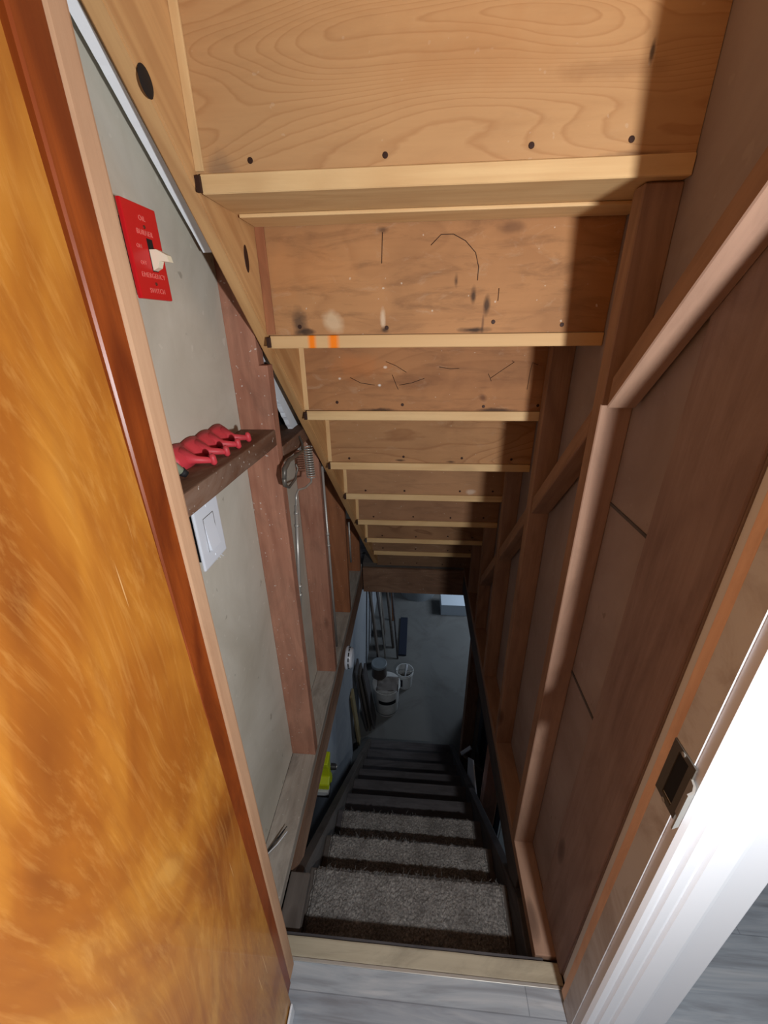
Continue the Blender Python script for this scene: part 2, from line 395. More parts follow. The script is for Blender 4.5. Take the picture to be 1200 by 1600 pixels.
# ------------------------------------------------------------------ setting: upper floor level
SHL, SHR = -.454, .398          # faces of the left and right sheets
struct(prism('floor', [(-2.6, -2.6), (2.6, -2.6), (2.6, 2.6), (.56, 2.6), (.56, .50), (.56, .455), (-.56, .455), (-2.6, .455)], 'Z', -1.52, -1.5, M_lam))
# left wall: one sheet behind the studs; wall body behind it
struct(boxb('wall_left', (SHL-.10, .445, -1.5), (SHL, 2.62, 1.0), M_sheetL))
struct(prism('wall_right', [(.4762, -1.54), (2.62, -1.54), (2.62, 1.0), (.4762, 1.0)], 'X', SHR, SHR+.10, M_sheetR))
# front wall to the right of the casing, ending at a corner
struct(boxb('wall_front', (.40, .405, -1.5), (.603, .475, 1.0), M_whitepaint, bev=.002))
struct(boxb('wall_front_left', (-1.6, .41, -1.5), (-.42, .443, .9), M_whitepaint))
# ------------------------------------------------------------------ door frame
fr = thing('door_frame', 'painted door frame with white moulding on the right and red-brown varnish on the left', 'door frame', (0, .41, -1.5))
jr = prism('jamb', [(.386, .388), (.402, .388), (.402, .4555), (.386, .428)], 'Z', -1.5, .95, M_greypaint, fr, (0, 0, 1), rough=.0008, cuts=6)
jr['label'] = 'grey-pink painted right jamb'
je = boxb('jamb_edge', (.3855, .4285, -1.49), (.3975, .446, .95), M_rawedge, fr, .001, 'Z', .0012, 40, 5); je['label'] = 'raw orange wood edge of the right jamb'
jl = prism('jamb', [(-.40, .325), (-.308, .325), (-.308, .3735), (-.286, .3735), (-.286, .412), (-.40, .412)], 'Z', -1.5, .95, M_jamb, fr, (0, 0, 1), .002); jl['label'] = 'red-brown varnished left jamb'
# casing with stepped moulding
cp = [(.389, .404), (.389, .372), (.394, .366), (.404, .366), (.408, .372), (.414, .372), (.418, .366), (.436, .368), (.440, .374), (.447, .374), (.451, .369), (.492, .372), (.500, .379), (.509, .381), (.513, .388), (.513, .404)]
tr = prism('casing', cp, 'Z', -1.5, .95, M_whitepaint, fr, (0, 0, 1)); tr['label'] = 'white moulded casing'
bw = boxb('casing', (-.268, .30, -1.5), (-.262, .366, -1.452), M_whitepaint, fr, .004, 'Z'); bw['label'] = 'white foot of the left casing'
# rough trim between jamb and sheet
tag(boxb('rough_trim', (-.40, .4135, -1.5), (-.287, .446, .95), M_trim, None, .005, 'Z', .0015, 12, 3), 'raw pale wood strip standing between the varnished door jamb and the grey board', 'trim board')
# strike plate and broken white lip
sk = thing('strike_plate', 'old metal strike plate with a curled lip on the right door jamb', 'strike plate', (.386, .41, -.60))
def sheetbox(name, a, b, mat, parent, bev=.0006): return boxb(name, a, b, mat, parent, bev)
bm = bmesh.new()
bm_box(bm, (.3835, .380, -.655), (.3860, .428, -.645)); bm_box(bm, (.3835, .380, -.555), (.3860, .428, -.545))
bm_box(bm, (.3835, .380, -.645), (.3860, .392, -.555)); bm_box(bm, (.3835, .414, -.645), (.3860, .428, -.555))
mesh_from('plate', bm, M_dkmetal, None, sk)
boxb('latch_recess', (.3850, .392, -.642), (.3862, .414, -.558), M_black, sk)
bm = bmesh.new()
for k in range(8):
    a0 = k*.17; pass
prf = [(.3835, .382), (.381, .372), (.375, .364), (.366, .360), (.366, .3575), (.3765, .361), (.3835, .370), (.3862, .380)]
prism('lip', prf, 'Z', -.640, -.565, M_steel, sk, bev=0)
for zz in (-.652, -.549): lathe('screw_head', [(0, 0), (.0035, .0003), (.0038, .0012), (0, .0018)], (.3834, .405, zz), M_steel, sk, 12, Matrix.Rotation(-math.pi/2, 3, 'Y'))

# ------------------------------------------------------------------ threshold
th = thing('door_threshold', 'worn pale wooden threshold board with a metal strip at the top of the stairs', 'threshold', (.02, .475, -1.52))
boxb('board', (-.345, .4565, -1.535), (.3975, .498, -1.500), M_thresh, th, .004, 'X', .0012, 14, 2)
boxb('metal_strip', (-.31, .449, -1.500), (.3855, .4565, -1.4965), M_steel, th, .001)
boxb('rear_lip', (-.345, .499, -1.53), (.36, .507, -1.509), M_darkwood, th, .001, 'X', .001, 14, 8)
struct(boxb('trim_1', (-.454, .456, -1.75), (.398, .497, -1.536), M_darkwood))

# ------------------------------------------------------------------ door (open, on the left)
dr = thing('door', 'varnished orange plywood door standing open on the left, scratched near its foot', 'door', (-.29, .33, -1.5))
bm = bmesh.new(); nz, ny = 24, 30
# slab, its leading edge slightly warped
def ye(z):
    t = (z+1.5)/2.1
    return .372 - .034*max(0, min(1, t))**1.0
grid = {}
for i in range(nz+1):
    z = -1.485+(2.1+.0)*i/nz
    for j in range(ny+1):
        y = -1.4+(ye(z)+1.4)*j/ny
        for s, x in ((0, -.27), (1, -.305)):
            grid[(i, j, s)] = bm.verts.new((x, y-(.002 if (j == ny and s == 0) else 0), z))
for i in range(nz):
    for j in range(ny):
        bm.faces.new([grid[(i, j, 0)], grid[(i, j+1, 0)], grid[(i+1, j+1, 0)], grid[(i+1, j, 0)]])
        bm.faces.new([grid[(i, j, 1)], grid[(i+1, j, 1)], grid[(i+1, j+1, 1)], grid[(i, j+1, 1)]])
for i in range(nz):
    for j in (0, ny): bm.faces.new([grid[(i, j, 0)], grid[(i+1, j, 0)], grid[(i+1, j, 1)], grid[(i, j, 1)]])
for j in range(ny):
    for i in (0, nz): bm.faces.new([grid[(i, j, 0)], grid[(i, j+1, 0)], grid[(i, j+1, 1)], grid[(i, j, 1)]])
mesh_from('door_panel', bm, M_door, None, dr)

# ------------------------------------------------------------------ upper staircase seen from below
K = 9
YK = [.7875+.2*k for k in range(K+1)]
ZK = [.200, -.041, -.2475, -.468, -.670, -.890, -1.100, -1.298, -1.528]     # underside of each tread at its rear edge
def xin(y): return -.362+.072*(y-.7875)         # inner face of the left stringer: it runs slightly askew
XR = SHR-.001
us = thing('staircase', 'underside of the upper wooden staircase with plywood risers and pale tread edges', 'staircase', (0, 1.6, -1.5))
riser_defs = [
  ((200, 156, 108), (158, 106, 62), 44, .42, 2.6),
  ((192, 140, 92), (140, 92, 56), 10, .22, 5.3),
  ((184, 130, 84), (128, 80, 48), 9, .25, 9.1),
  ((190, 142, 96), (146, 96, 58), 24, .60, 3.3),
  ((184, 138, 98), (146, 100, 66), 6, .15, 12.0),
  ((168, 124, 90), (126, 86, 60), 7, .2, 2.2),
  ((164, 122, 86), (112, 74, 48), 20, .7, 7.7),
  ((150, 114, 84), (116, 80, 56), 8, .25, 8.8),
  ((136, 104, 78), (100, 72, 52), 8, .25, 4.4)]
ST = {0: [(-.3297, -.098, .03, .03, (110, 92, 76), .5), (.05, .02, .16, .05, (176, 120, 70), .25), (.2957, .0094, .004, .016, (50, 34, 26), .8), (.25, -.005, .10, .012, (140, 96, 60), .3), (.3055, -.1, .05, .006, (90, 64, 46), .5)],
      1: [(-.290, -.083, .022, .034, (66, 52, 44), .75), (-.275, -.1, .03, .008, (50, 36, 30), .8), (-.2138, -.080, .024, .028, (222, 196, 160), .6), (-.1005, -.078, .007, .024, (225, 200, 170), .7), (-.098, -.098, .012, .009, (40, 30, 28), .8),
          (.0558, -.0064, .007, .02, (60, 40, 30), .8), (.094, -.0334, .008, .022, (52, 36, 28), .85), (.1227, -.0533, .009, .028, (56, 38, 30), .85), (.118, -.085, .004, .03, (80, 56, 44), .6), (.0962, -.1, .045, .008, (40, 28, 24), .9),
          (.16, .085, .03, .012, (90, 60, 44), .5), (-.10, .088, .016, .008, (80, 52, 36), .7), (-.28, .02, .15, .06, (206, 140, 84), .3)],
      2: [(-.14, -.088, .06, .007, (44, 30, 24), .8), (.20, -.088, .07, .008, (44, 30, 24), .8), (-.1363, -.0183, .006, .005, (240, 235, 225), .95), (-.12, .03, .006, .004, (240, 225, 205), .8), (-.25, .0, .005, .004, (240, 225, 205), .8),
          (.1569, -.0535, .013, .013, (90, 50, 30), .7), (-.2, .03, .1, .04, (204, 124, 64), .35), (.02, -.01, .3, .03, (120, 76, 48), .3)],
      3: [(.0888, -.0918, .02, .006, (52, 34, 26), .8), (-.0926, -.088, .02, .005, (52, 34, 26), .8)],
      4: [(.1867, -.0713, .024, .014, (225, 205, 185), .5), (-.33, .07, .006, .005, (60, 34, 24), .8)]}
MARKS = {1: [[(.0, .06), (.02, .078), (.045, .078), (.07, .066), (.092, .045), (.1, .02), (.1, -.005)], [(.146, -.02), (.146, -.044)], [(-.10, .085), (-.102, .03)]],
         2: [[(-.118, .045), (-.09, .034), (-.06, .016)], [(-.10, .01), (-.088, -.02), (-.083, -.03)], [(-.08, -.018), (-.045, -.012), (-.01, .0)], [(.172, .0), (.20, .02), (.232, .042), (.225, .045)], [(.175, -.008), (.165, .012)],
             [(.275, -.03), (.277, .02), (.28, .04), (.295, .034)], [(.03, .03), (.06, .025), (.085, .026)], [(-.22, .003), (-.19, -.012), (-.15, -.018)]]}
for k in range(K):
    y0 = YK[k]; ztop = (ZK[k-1] if k else .43)-.0; zb = ZK[k]+.028
    b, d, ln, am, sd = riser_defs[k]
    mt = ply('riser_plywood_%d' % k, b, d, ln, am, sd, ST.get(k, ()), smudge=(.12, .55, .5, .3, .35, .35, .3, .35, .35)[k])
    xl = xin(y0)-.01
    # riser as a slab; local X = world X, local Y = world Z
    c = Vector(((xl+XR)/2, y0+.010, (ztop+zb)/2)); w_, h_ = XR-xl, ztop-zb
    bm = bmesh.new(); bm_box(bm, (-w_/2, -h_/2, -.009), (w_/2, h_/2, .009))
    Mx = Matrix.Translation(c) @ Matrix(((1, 0, 0), (0, 0, -1), (0, 1, 0))).to_4x4()
    r_ = mesh_from('riser', bm, mt, Mx, us, center=False)
    for mk in MARKS.get(k, ()):
        tube('scratch', [(c.x+a_, y0+.0008, c.z+b_) for a_, b_ in mk], .0008, M_nail, r_, 5)
    # nail heads along the foot of the riser
    for fx in (.14, .40, .69, .9):
        x = xl+w_*fx+random.uniform(-.02, .02); zz = zb+.012+random.uniform(0, .012)
        lathe('nail_head', [(0, .0), (.0045, .0002), (.004, .001), (0, .0012)], (x, y0+.0005, zz), M_nail, r_, 10, Matrix.Rotation(math.pi/2, 3, 'X'))
def spray_mat():
    M = N('tread_edge_with_paint'); 
    v = M.coords((2, 50, 50)); f = M.noise(v, 1, 5, .3); c = M.mix(M.math('MULTIPLY', f, .8), lin((228, 190, 138)), lin((196, 146, 92)))
    tc = M.n('ShaderNodeTexCoord'); sp = M.n('ShaderNodeSeparateXYZ'); M.l(tc.outputs['Object'], sp.inputs[0])
    for x, r in ((-.272, .012), (-.222, .016)):
        a = M.math('DIVIDE', M.math('ABSOLUTE', M.math('SUBTRACT', sp.outputs[0], x)), r)
        c = M.mix(M.ramp(a, [(.3, (1, 1, 1)), (1.1, (0, 0, 0))]), c, lin((255, 132, 0)))
    return M.fin(c, .7)
M_spray = spray_mat()
for k in range(-1, K-1):
    y0 = YK[k] if k >= 0 else YK[0]-.2; z0 = ZK[k] if k >= 0 else .43; y1 = y0+.2+.012
    pts = [(xin(y0)+.006 if k != -1 else xin(y0), y0-.004), (XR, y0-.004), (XR, y1), (xin(y1)-.008, y1)]
    mt = M_spray if k == 1 else M_tread_edge
    prism('tread', pts, 'Z', z0, z0+.027, mt, us, (1, 0, 0), bev=.0015)
boxb('underside_strip', (xin(.95)+.004, .905, ZK[0]-.007), (XR, .985, ZK[0]-.0005), M_tread_edge, us, .002)
# left stringer, housed: a long askew plank with its lower edge following the treads
def stringer(name, xa, xb, ya, yb, z_at, depth, th_, mat, parent):
    bm = bmesh.new()
    P = []
    for y in (ya, yb):
        x = xin(y)
        for dx, dz in ((-th_, 0), (0, 0), (0, depth), (-th_, depth)): P.append(bm.verts.new((x+dx, y, z_at(y)+dz)))
    a, b = P[:4], P[4:]
    bm.faces.new(a); bm.faces.new(list(reversed(b)))
    for i in range(4): bm.faces.new([a[i], b[i], b[(i+1) % 4], a[(i+1) % 4]])
    bmesh.ops.recalc_face_normals(bm, faces=bm.faces)
    bmesh.ops.bevel(bm, geom=list(bm.edges), offset=.003, segments=2, affect='EDGES')
    M, L = frame((xin(ya), ya, z_at(ya)), (xin(yb), yb, z_at(yb))); bm.transform(M.inverted())
    return mesh_from(name, bm, mat, M, parent)
zlow = lambda y: .125-1.06*(y-.855)
st_ = stringer('stringer', 0, 0, .45, 2.36, zlow, .40, .030, M_stringer, us)
# dark wedges let into the stringer at each tread end
for k in range(0, 7):
    y0 = YK[k]; x = xin(y0)
    boxb('wedge', (x-.001, y0-.010, ZK[k]+.002), (x+.008, y0-.003, ZK[k]+.024), M_nail if k < 6 else M_darkwood, us, .001)
    if k < 7: boxb('glue_strip', (x+.0, YK[k]-.004, ZK[k]+.03), (x+.014 if k != 1 else x+.02, YK[k]+.0005, (ZK[k-1] if k else .43)-.002), (M_stud_warm if k == 1 else M_tread_edge), us, .001, 'Z')
# knot hole and knot in the stringer: a dark notch through its lower edge
kb = lathe('knot', [(0, .0), (.012, .001), (.016, .0), (.017, -.002)], (xin(.93)+.0005, .93, .13), M_nail, us, 20, Matrix.Rotation(math.pi/2, 3, 'Y'))
kb.scale = (1.5, .6, 1)
nb = lathe('knot_hole', [(0, .0015), (.013, .0012), (.017, .0)], (xin(.70)+.0002, .695, .300), M_black, us, 20, Matrix.Rotation(math.pi/2, 3, 'Y'))
# bottom header under the landing
tag(boxb('landing_header', (-.36, 2.395, -1.735), (SHR, 2.43, -1.535), M_header, None, .003, 'X'), 'wide brown header board across the stairwell below the last upper step', 'beam')
tag(boxb('subfloor_edge', (-.36, 2.412, -1.534), (SHR, 2.62, -1.5), M_old, None, .003, 'X'), 'grey subfloor board edge resting on the header at the foot of the upper stairs', 'board')

# ------------------------------------------------------------------ left wall: studs, plate, shelf blocks
tag(boxb('sole_plate', (SHL, .46, -1.54), (-.363, 2.394, -1.5), M_plate, None, .004, 'Y', .0015, 20, 4), 'dusty grey plate along the foot of the left wall studs', 'wall plate')
tag(boxb('rim_board', (-.40, .665, -1.69), (-.363, 2.394, -1.5405), M_header, None, .003, 'Y', .001, 20, 6), 'brown board edge below the dusty plate on the left of the stairwell', 'rim board')
stl = [(1.003, 1.041, M_stud, 'reddish stud on the left wall directly beyond the white light switch'),
       (1.418, 1.456, M_stud, 'left wall stud behind the steel rod with the coil spring'),
       (1.862, 1.900, M_stud_warm, 'left wall stud beyond the long thin steel rod, third from the door'),
       (2.30, 2.338, M_stud_warm, 'short dark stud at the far foot of the upper stringer on the left')]
for (ya, yb, mt, lb) in stl:
    tops = [(ya, zlow(ya)-.004), (yb, zlow(yb)-.004)]
    if ya > 1.5: tops = [(ya, zlow(ya)-.004), (yb, zlow(yb)-.004)]
    if ya < 1.1:      # notched round the stringer: full depth below it, thinner beside it
        bm = bmesh.new(); bm_box(bm, (SHL, ya, -1.5), (-.363, yb, tops[1][1]-.003), .002); bm_box(bm, (SHL, ya, tops[1][1]-.004), (-.384, yb, .36), .001)
        Mz = Matrix.Translation((-.41, ya+.019, -.6)) @ Matrix(((0, 0, -1), (0, 1, 0), (1, 0, 0))).to_4x4(); bm.transform(Mz.inverted())
        tag(mesh_from('wall_stud', bm, mt, Mz), lb, 'stud', 'studs of the left stairwell wall'); continue
    pts = [(ya, -1.5), (yb, -1.5), (yb, .35 if ya < 1.5 else zlow(yb)+.3), (ya, .35 if ya < 1.5 else zlow(ya)+.3)]
    tag(prism('wall_stud', pts, 'X', SHL, -.363, mt, None, (0, 0, 1), .002), lb, 'stud', 'studs of the left stairwell wall')
# blocking shelves
tag(boxb('blocking_shelf', (SHL, .4455, -.275), (-.362, 1.002, -.234), M_shelfw, None, .003, 'Y', .001, 12, 9), 'dark dusty wooden block between wall trim and first stud, holding the red rack', 'shelf')
tag(boxb('blocking_shelf', (SHL, 1.042, -.335), (-.362, 1.417, -.290), M_shelfw, None, .003, 'Y', .001, 8, 10), 'wooden block between the studs under the torn drywall, with a hook on it', 'shelf')
# drywall edges left of the stringer
def torn(name, y0, y1, x0, x1, off, amp, lab, seed):
    bm = bmesh.new(); n = 60; A = []
    for i in range(n+1):
        y = y0+(y1-y0)*i/n; zb = (.1435-.857*(y-.912) if seed == 1 else zlow(y)+off)+amp*(noise.noise(Vector((y*38, seed, 0)))+.6*noise.noise(Vector((y*110, seed, 2))))
        A.append([bm.verts.new((x, y, z)) for x, z in ((x0, zb), (x1, zb), (x1, zlow(y)+.30), (x0, zlow(y)+.30))])
    for a, b in zip(A, A[1:]):
        for k in range(4): bm.faces.new([a[k], a[(k+1) % 4], b[(k+1) % 4], b[k]])
    bm.faces.new(A[0]); bm.faces.new(list(reversed(A[-1])))
    return tag(mesh_from(name, bm, M_dry, None), lab, 'drywall')
torn('drywall_sheet', .52, .915, -.433, -.4145, .0, .0012, 'straight cut white drywall edge running up beside the stringer above the red plate', 1)
torn('drywall_sheet', 1.045, 1.345, -.411, -.397, .006, .011, 'torn ragged white drywall edge above the block with the metal hook', 4)
struct(boxb('dark_void_panel', (SHL, 1.042, -.289), (SHL+.004, 1.417, .30), M_black))  # black panel in place of the darkness inside a hole in the board
boxdark = tag(boxb('insulation_batt', (-.4495, 1.06, -.175), (-.435, 1.12, -.12), M_cloth, None, .01, 'Y', .006, 4, 3), 'grey scrap of insulation in the dark hole behind the torn drywall', 'insulation')
# black clip
tube_pts = [(-.395, 1.035, -.072), (-.375, 1.06, -.085), (-.366, 1.09, -.088)]
tag(tube('wire_clip', tube_pts, .0025, M_black), 'black wire clip bridging the torn drywall edge and the stringer', 'clip')

# ------------------------------------------------------------------ red emergency switch plate
rp = thing('emergency_switch', 'red oil burner emergency switch plate with a cream toggle on the grey board', 'switch', (SHL, .69, .04))
bm = bmesh.new(); bm_box(bm, (-.418, .646, .044), (-.411, .728, .168), .002); mesh_from('plate', bm, M_red, None, rp)
boxb('switch_box', (SHL+.001, .656, .056), (-.418, .718, .148), M_black, rp)
bm = bmesh.new(); prf = [(-.411, .112), (-.400, .124-.012), (-.385, .104), (-.383, .095), (-.398, .097), (-.402, .088), (-.411, .084)]
A = [bm.verts.new((x, .690, z)) for x, z in prf]; B = [bm.verts.new((x, .702, z)) for x, z in prf]
bm.faces.new(A); bm.faces.new(list(reversed(B)))
for i in range(len(prf)): bm.faces.new([A[i], B[i], B[(i+1) % len(prf)], A[(i+1) % len(prf)]])
mesh_from('toggle', bm, M_cream, None, rp)
boxb('toggle_slot', (-.4115, .689, .083), (-.4105, .703, .126), M_black, rp)
for zz in (.140, .066): lathe('screw', [(0, .0012), (.0022, .001), (.0026, 0)], (-.411, .690, zz), M_screw, rp, 12, Matrix.Rotation(math.pi/2, 3, 'Y'))
def text(name, s, size, loc, mat, parent, rotM, ext=.0003):
    cu = bpy.data.curves.new(name, 'FONT'); cu.body = s; cu.size = size; cu.align_x = 'CENTER'; cu.align_y = 'CENTER'; cu.extrude = ext; cu.space_character = 1.15
    o = bpy.data.objects.new('tmp', cu); C.objects.link(o)
    dg = bpy.context.evaluated_depsgraph_get(); dg.update()
    me = bpy.data.meshes.new_from_object(o.evaluated_get(dg)); bpy.data.objects.remove(o); me.name = name
    return link(name, me, mat, Matrix.Translation(loc) @ rotM.to_4x4(), parent)
# facing +X, text runs along +Y, up is Z
RX = Matrix(((0, 0, 1), (1, 0, 0), (0, 1, 0)))
for s, z, y, sz in (('OIL', .150, .688, .0095), ('BURNER', .132, .688, .0095), ('ON', .113, .667, .0075), ('OFF', .092, .669, .0075), ('EMERGENCY', .0765, .688, .0095), ('SWITCH', .056, .690, .0095)):
    text('lettering', s, sz, (-.4107, y, z), M_ink, rp, RX)
# ------------------------------------------------------------------ white rocker switch
ls = thing('light_switch', 'white rocker light switch on the left wall just below the dark block', 'switch', (SHL, .67, -.43))
bm = bmesh.new(); bm_box(bm, (-.404, .628, -.424), (-.398, .720, -.290), .003); mesh_from('plate', bm, M_whitepl, None, ls)
boxb('switch_box', (SHL+.001, .640, -.41), (-.404, .708, -.304), M_black, ls)
bm = bmesh.new(); v = [bm.verts.new(p) for p in ((-.3985, .656, -.326), (-.3985, .692, -.326), (-.3925, .692, -.392), (-.3925, .656, -.392), (-.397, .656, -.352), (-.397, .692, -.352), (-.3985, .656, -.392), (-.3985, .692, -.392))]
for f in ((0, 1, 5, 4), (4, 5, 2, 3), (3, 2, 7, 6), (0, 4, 3, 6), (1, 7, 2, 5), (0, 6, 7, 1)): bm.faces.new([v[i] for i in f])
mesh_from('rocker', bm, M_whitepl, None, ls)
bm = bmesh.new()
for (a, b) in (((-.3982, .654, -.325), (-.3978, .694, -.3235)), ((-.3982, .6535, -.395), (-.3978, .6548, -.325)), ((-.3982, .6932, -.395), (-.3978, .6945, -.325))): bm_box(bm, a, b)
mesh_from('rocker_gap', bm, M_dkmetal, None, ls)
for zz in (-.304, -.410): lathe('screw', [(0, .0012), (.0024, .001), (.003, 0)], (-.398, .674, zz), M_whitepl, ls, 12, Matrix.Rotation(math.pi/2, 3, 'Y'))
# putty smear under the switch plate
bm = bmesh.new()
for k in range(5):
    a = Vector((SHL+.0012, .735+.007*k, -.435-.004*k)); tube_bm(bm, [a, a+Vector((.0003, .006+.003*k, -.022)), a+Vector((0, .004+.008*k, -.04))], [.0025, .002, .0006], 6)
tag(mesh_from('putty_smear', bm, M_dry), 'white putty smear on the grey board below the white light switch', 'smear')

# ------------------------------------------------------------------ red peg rack lying on the block
rk = thing('tool_rack', 'red rubber-coated rack with curved pegs lying on the dark shelf block', 'rack', (-.42, .80, -.234))
# body: scalloped strip leaning on the board
bm = bmesh.new(); n = 48; L0, L1 = .665, .890; rows = []
for i in range(n+1):
    t = i/n; y = L0+(L1-L0)*t
    sc = abs(math.sin(t*math.pi*4)); zb = -.226+.002; zt = -.196+.004*sc
    bulge = .003*sc
    rows.append([bm.verts.new(p) for p in ((-.449, y, zt), (-.440+bulge, y, zt-.006), (-.428+bulge*1.6, y, -.212), (-.424+bulge, y, -.2335), (-.449, y, -.2335))])
for a, b in zip(rows, rows[1:]):
    for k in range(5): bm.faces.new([a[k], a[(k+1) % 5], b[(k+1) % 5], b[k]])
bm.faces.new(rows[0]); bm.faces.new(list(reversed(rows[-1])))
mesh_from('rack_body', bm, M_redrack, None, rk, True)
for i, y in enumerate((.700, .758, .815, .872)):
    s = Vector((-.440, y-.004, -.214)); e = Vector((-.386, y+.006, -.224))
    tube('peg', [s, s.lerp(e, .5)+Vector((0, 0, -.003)), e], [.019, .0075, .0055], M_redrack, rk, 12)
    tube('peg_cap', [e+Vector((.002, .0, .012)), e+Vector((.002, .001, .007)), e+Vector((.003, .002, -.006)), e+Vector((.003, .003, -.0095))], [.003, .0062, .0062, .003], M_redrack, rk, 12)
bh = thing('brush_handle', 'pale green-grey tool handle with a black tip standing beside the red rack', 'tool handle', (-.40, .62, -.234))
tube('handle', [(-.432, .590, -.165), (-.415, .612, -.195), (-.402, .628, -.220)], [.010, .009, .007], plain('handle_green', (150, 156, 132), .6), bh, 12)
tube('tip', [(-.402, .628, -.220), (-.397, .634, -.2275)], [.0085, .006], M_black, bh, 12)

# ------------------------------------------------------------------ hook, spring rod, rods
hk = thing('coat_hook', 'dark curled metal coat hook hanging on the block past the first stud', 'hook', (-.362, 1.0, -.33))
tube('upper_arm', [(-.361, 1.20, -.300), (-.352, 1.195, -.322), (-.340, 1.15, -.332), (-.335, 1.07, -.322), (-.335, 1.00, -.315), (-.338, .965, -.328), (-.338, .955, -.350)], [.003, .004, .004, .005, .006, .007, .006], M_dkmetal, hk, 10)
tube('lower_hook', [(-.338, .955, -.350), (-.342, .965, -.372), (-.338, .985, -.385), (-.330, 1.02, -.375), (-.328, 1.045, -.352), (-.330, 1.04, -.338)], [.006, .0055, .004, .003, .0025, .003], M_dkmetal, hk, 10)
sr = thing('spring_rod', 'steel rod with a coil spring on top, fixed to the second stud', 'rod', (-.37, 1.1, -.9))
Mx0 = Vector((-.355, 1.262, -.35)); Mx1 = Vector((-.352, 1.262, -.455))
cp_ = []
for i in range(16*13+1):
    t = i/(16*13); a = 2*math.pi*13*t; c = Mx0.lerp(Mx1, t); cp_.append(c+Vector((math.cos(a)*.0135, math.sin(a)*.0135, 0)))
tube('coil', cp_, .0022, M_steel, sr, 6)
tube('crank', [(-.352, 1.262, -.455), (-.352, 1.255, -.472), (-.358, 1.20, -.470), (-.366, 1.15, -.458), (-.370, 1.135, -.470), (-.370, 1.125, -.50)], .0035, M_steel, sr, 8)
tube('rod', [(-.370, 1.125, -.50), (-.374, 1.052, -.86)], .006, M_steel, sr, 10)
for z in (-.52, -.56, -.76, -.79): tube('collar', [(-.371, 1.125-.2*(-.50-z), z), (-.371, 1.125-.2*(-.50-z), z-.008)], .0075, M_steel, sr, 10)
def rod(pts, r, collars, lab):
    t = thing('steel_rod', lab, 'rod', pts[-1], 'thin steel rods on the left wall')
    tube('rod', pts, r, M_steel, t, 10)
    for f in collars:
        a = Vector(pts[0]).lerp(Vector(pts[-1]), f); tube('collar', [a, a.lerp(Vector(pts[-1]), .015)], r*1.4, M_steel, t, 10)
rod([(-.356, 1.44, -.475), (-.358, 1.462, -1.38)], .005, (.32, .38), 'long thin steel rod standing against the far side of the second stud')
rod([(-.350, 1.90, -.935), (-.352, 1.915, -1.19)], .005, (.3,), 'short thin steel rod against the third left stud near the stringer foot')
# three loose wires on the plate
for k, (dx, dy) in enumerate(((0, 0), (.006, .004), (.012, -.004))):
    tag(tube('wire_end', [(-.450, .655, -1.495), (-.425+dx, .70+dy, -1.488), (-.400+dx, .735+dy*2, -1.478+.002*k)], .0013, M_black if k < 2 else M_whitepl), ('black loose wire end on the dusty plate, the one nearer the wall', 'black loose wire end on the dusty plate, in the middle of three', 'white loose wire end on the dusty plate beside two black ones')[k], 'wire', 'loose wire ends on the plate')

# ------------------------------------------------------------------ right wall: studs, braces, plate
XI = .340
tag(boxb('sole_plate', (XI, .508, -1.54), (SHR, 2.394, -1.5), M_studR, None, .003, 'Y'), 'brown plate along the foot of the right stairwell wall', 'wall plate')
tag(boxb('rim_board', (XI+.004, .70, -1.69), (SHR, 2.394, -1.5405), M_darkwood, None, .003, 'Y'), 'dark board edge under the plate on the right of the stairwell', 'rim board')
rs = [(.766, .035, .17, 'right wall stud nearest the doorway, tall with a dark side'), (1.105, .035, -.085, 'right wall stud second from the doorway, ending under a tread'), (1.44, .03, -.50, 'right wall stud third from the doorway in deep shade'),
      (1.77, .02, -.93, 'right wall stud fourth from the doorway in the dark'), (2.10, .0, -1.15, 'right wall stud farthest from the doorway beside the header')]
def ztread(y):
    k = int((y-YK[0])//.2); return ZK[max(0, min(k, 7))]
for (y, lean, zt, lb) in rs:
    yt = y+lean; zt = min(ztread(yt), ztread(yt+.037))-.002
    pts = [(y, -1.5), (y+.037, -1.5), (yt+.037, zt), (yt, zt)]
    tag(prism('wall_stud', pts, 'X', XI, SHR, M_studR, None, (0, 0, 1), .002), lb, 'stud', 'studs of the right stairwell wall')
# diagonal braces between studs, parallel to the upper stair
bl = lambda y: -.075-1.08*(y-.765)
segs = [(.475, .773, 'nearest'), (.832, 1.113, 'second'), (1.165, 1.448, 'third'), (1.50, 1.775, 'fourth')]
for (a, b, nm) in segs:
    th_ = .054
    pts = [(a, bl(a)), (b, bl(b)), (b, bl(b)-th_), (a, bl(a)-th_)]
    lab = {'nearest': 'diagonal wood brace in the right wall between the doorway and the nearest stud', 'second': 'diagonal wood brace between the first and second right wall studs',
           'third': 'diagonal wood brace between the second and third right wall studs', 'fourth': 'dim diagonal wood brace between the third and fourth right wall studs'}[nm]
    tag(prism('diagonal_brace', pts, 'X', XI+.001, SHR-.0062, M_studR, None, (0, 1, -1.08), .002), lab, 'brace', 'diagonal braces of the right wall')
# seams of the hardboard: thin raised battens
for i, (z, lb) in enumerate(((-.332, 'upper'), (-.782, 'lower'))):
    tag(boxb('panel_seam', (SHR-.0025, .642, z-.003), (SHR+.001, .84 if i else .86, z+.003), M_darkwood, None, .0008, 'Y'), '%s horizontal joint strip on the brown hardboard of the right wall' % lb, 'joint strip')
# batten near the jamb (edge of the hardboard sheet)
tag(boxb('edge_batten', (SHR-.006, .4765, -1.4995), (SHR, .640, .15), M_batten, None, .002, 'Z'), 'wide brown board strip upright at the right wall next to the door jamb', 'batten')

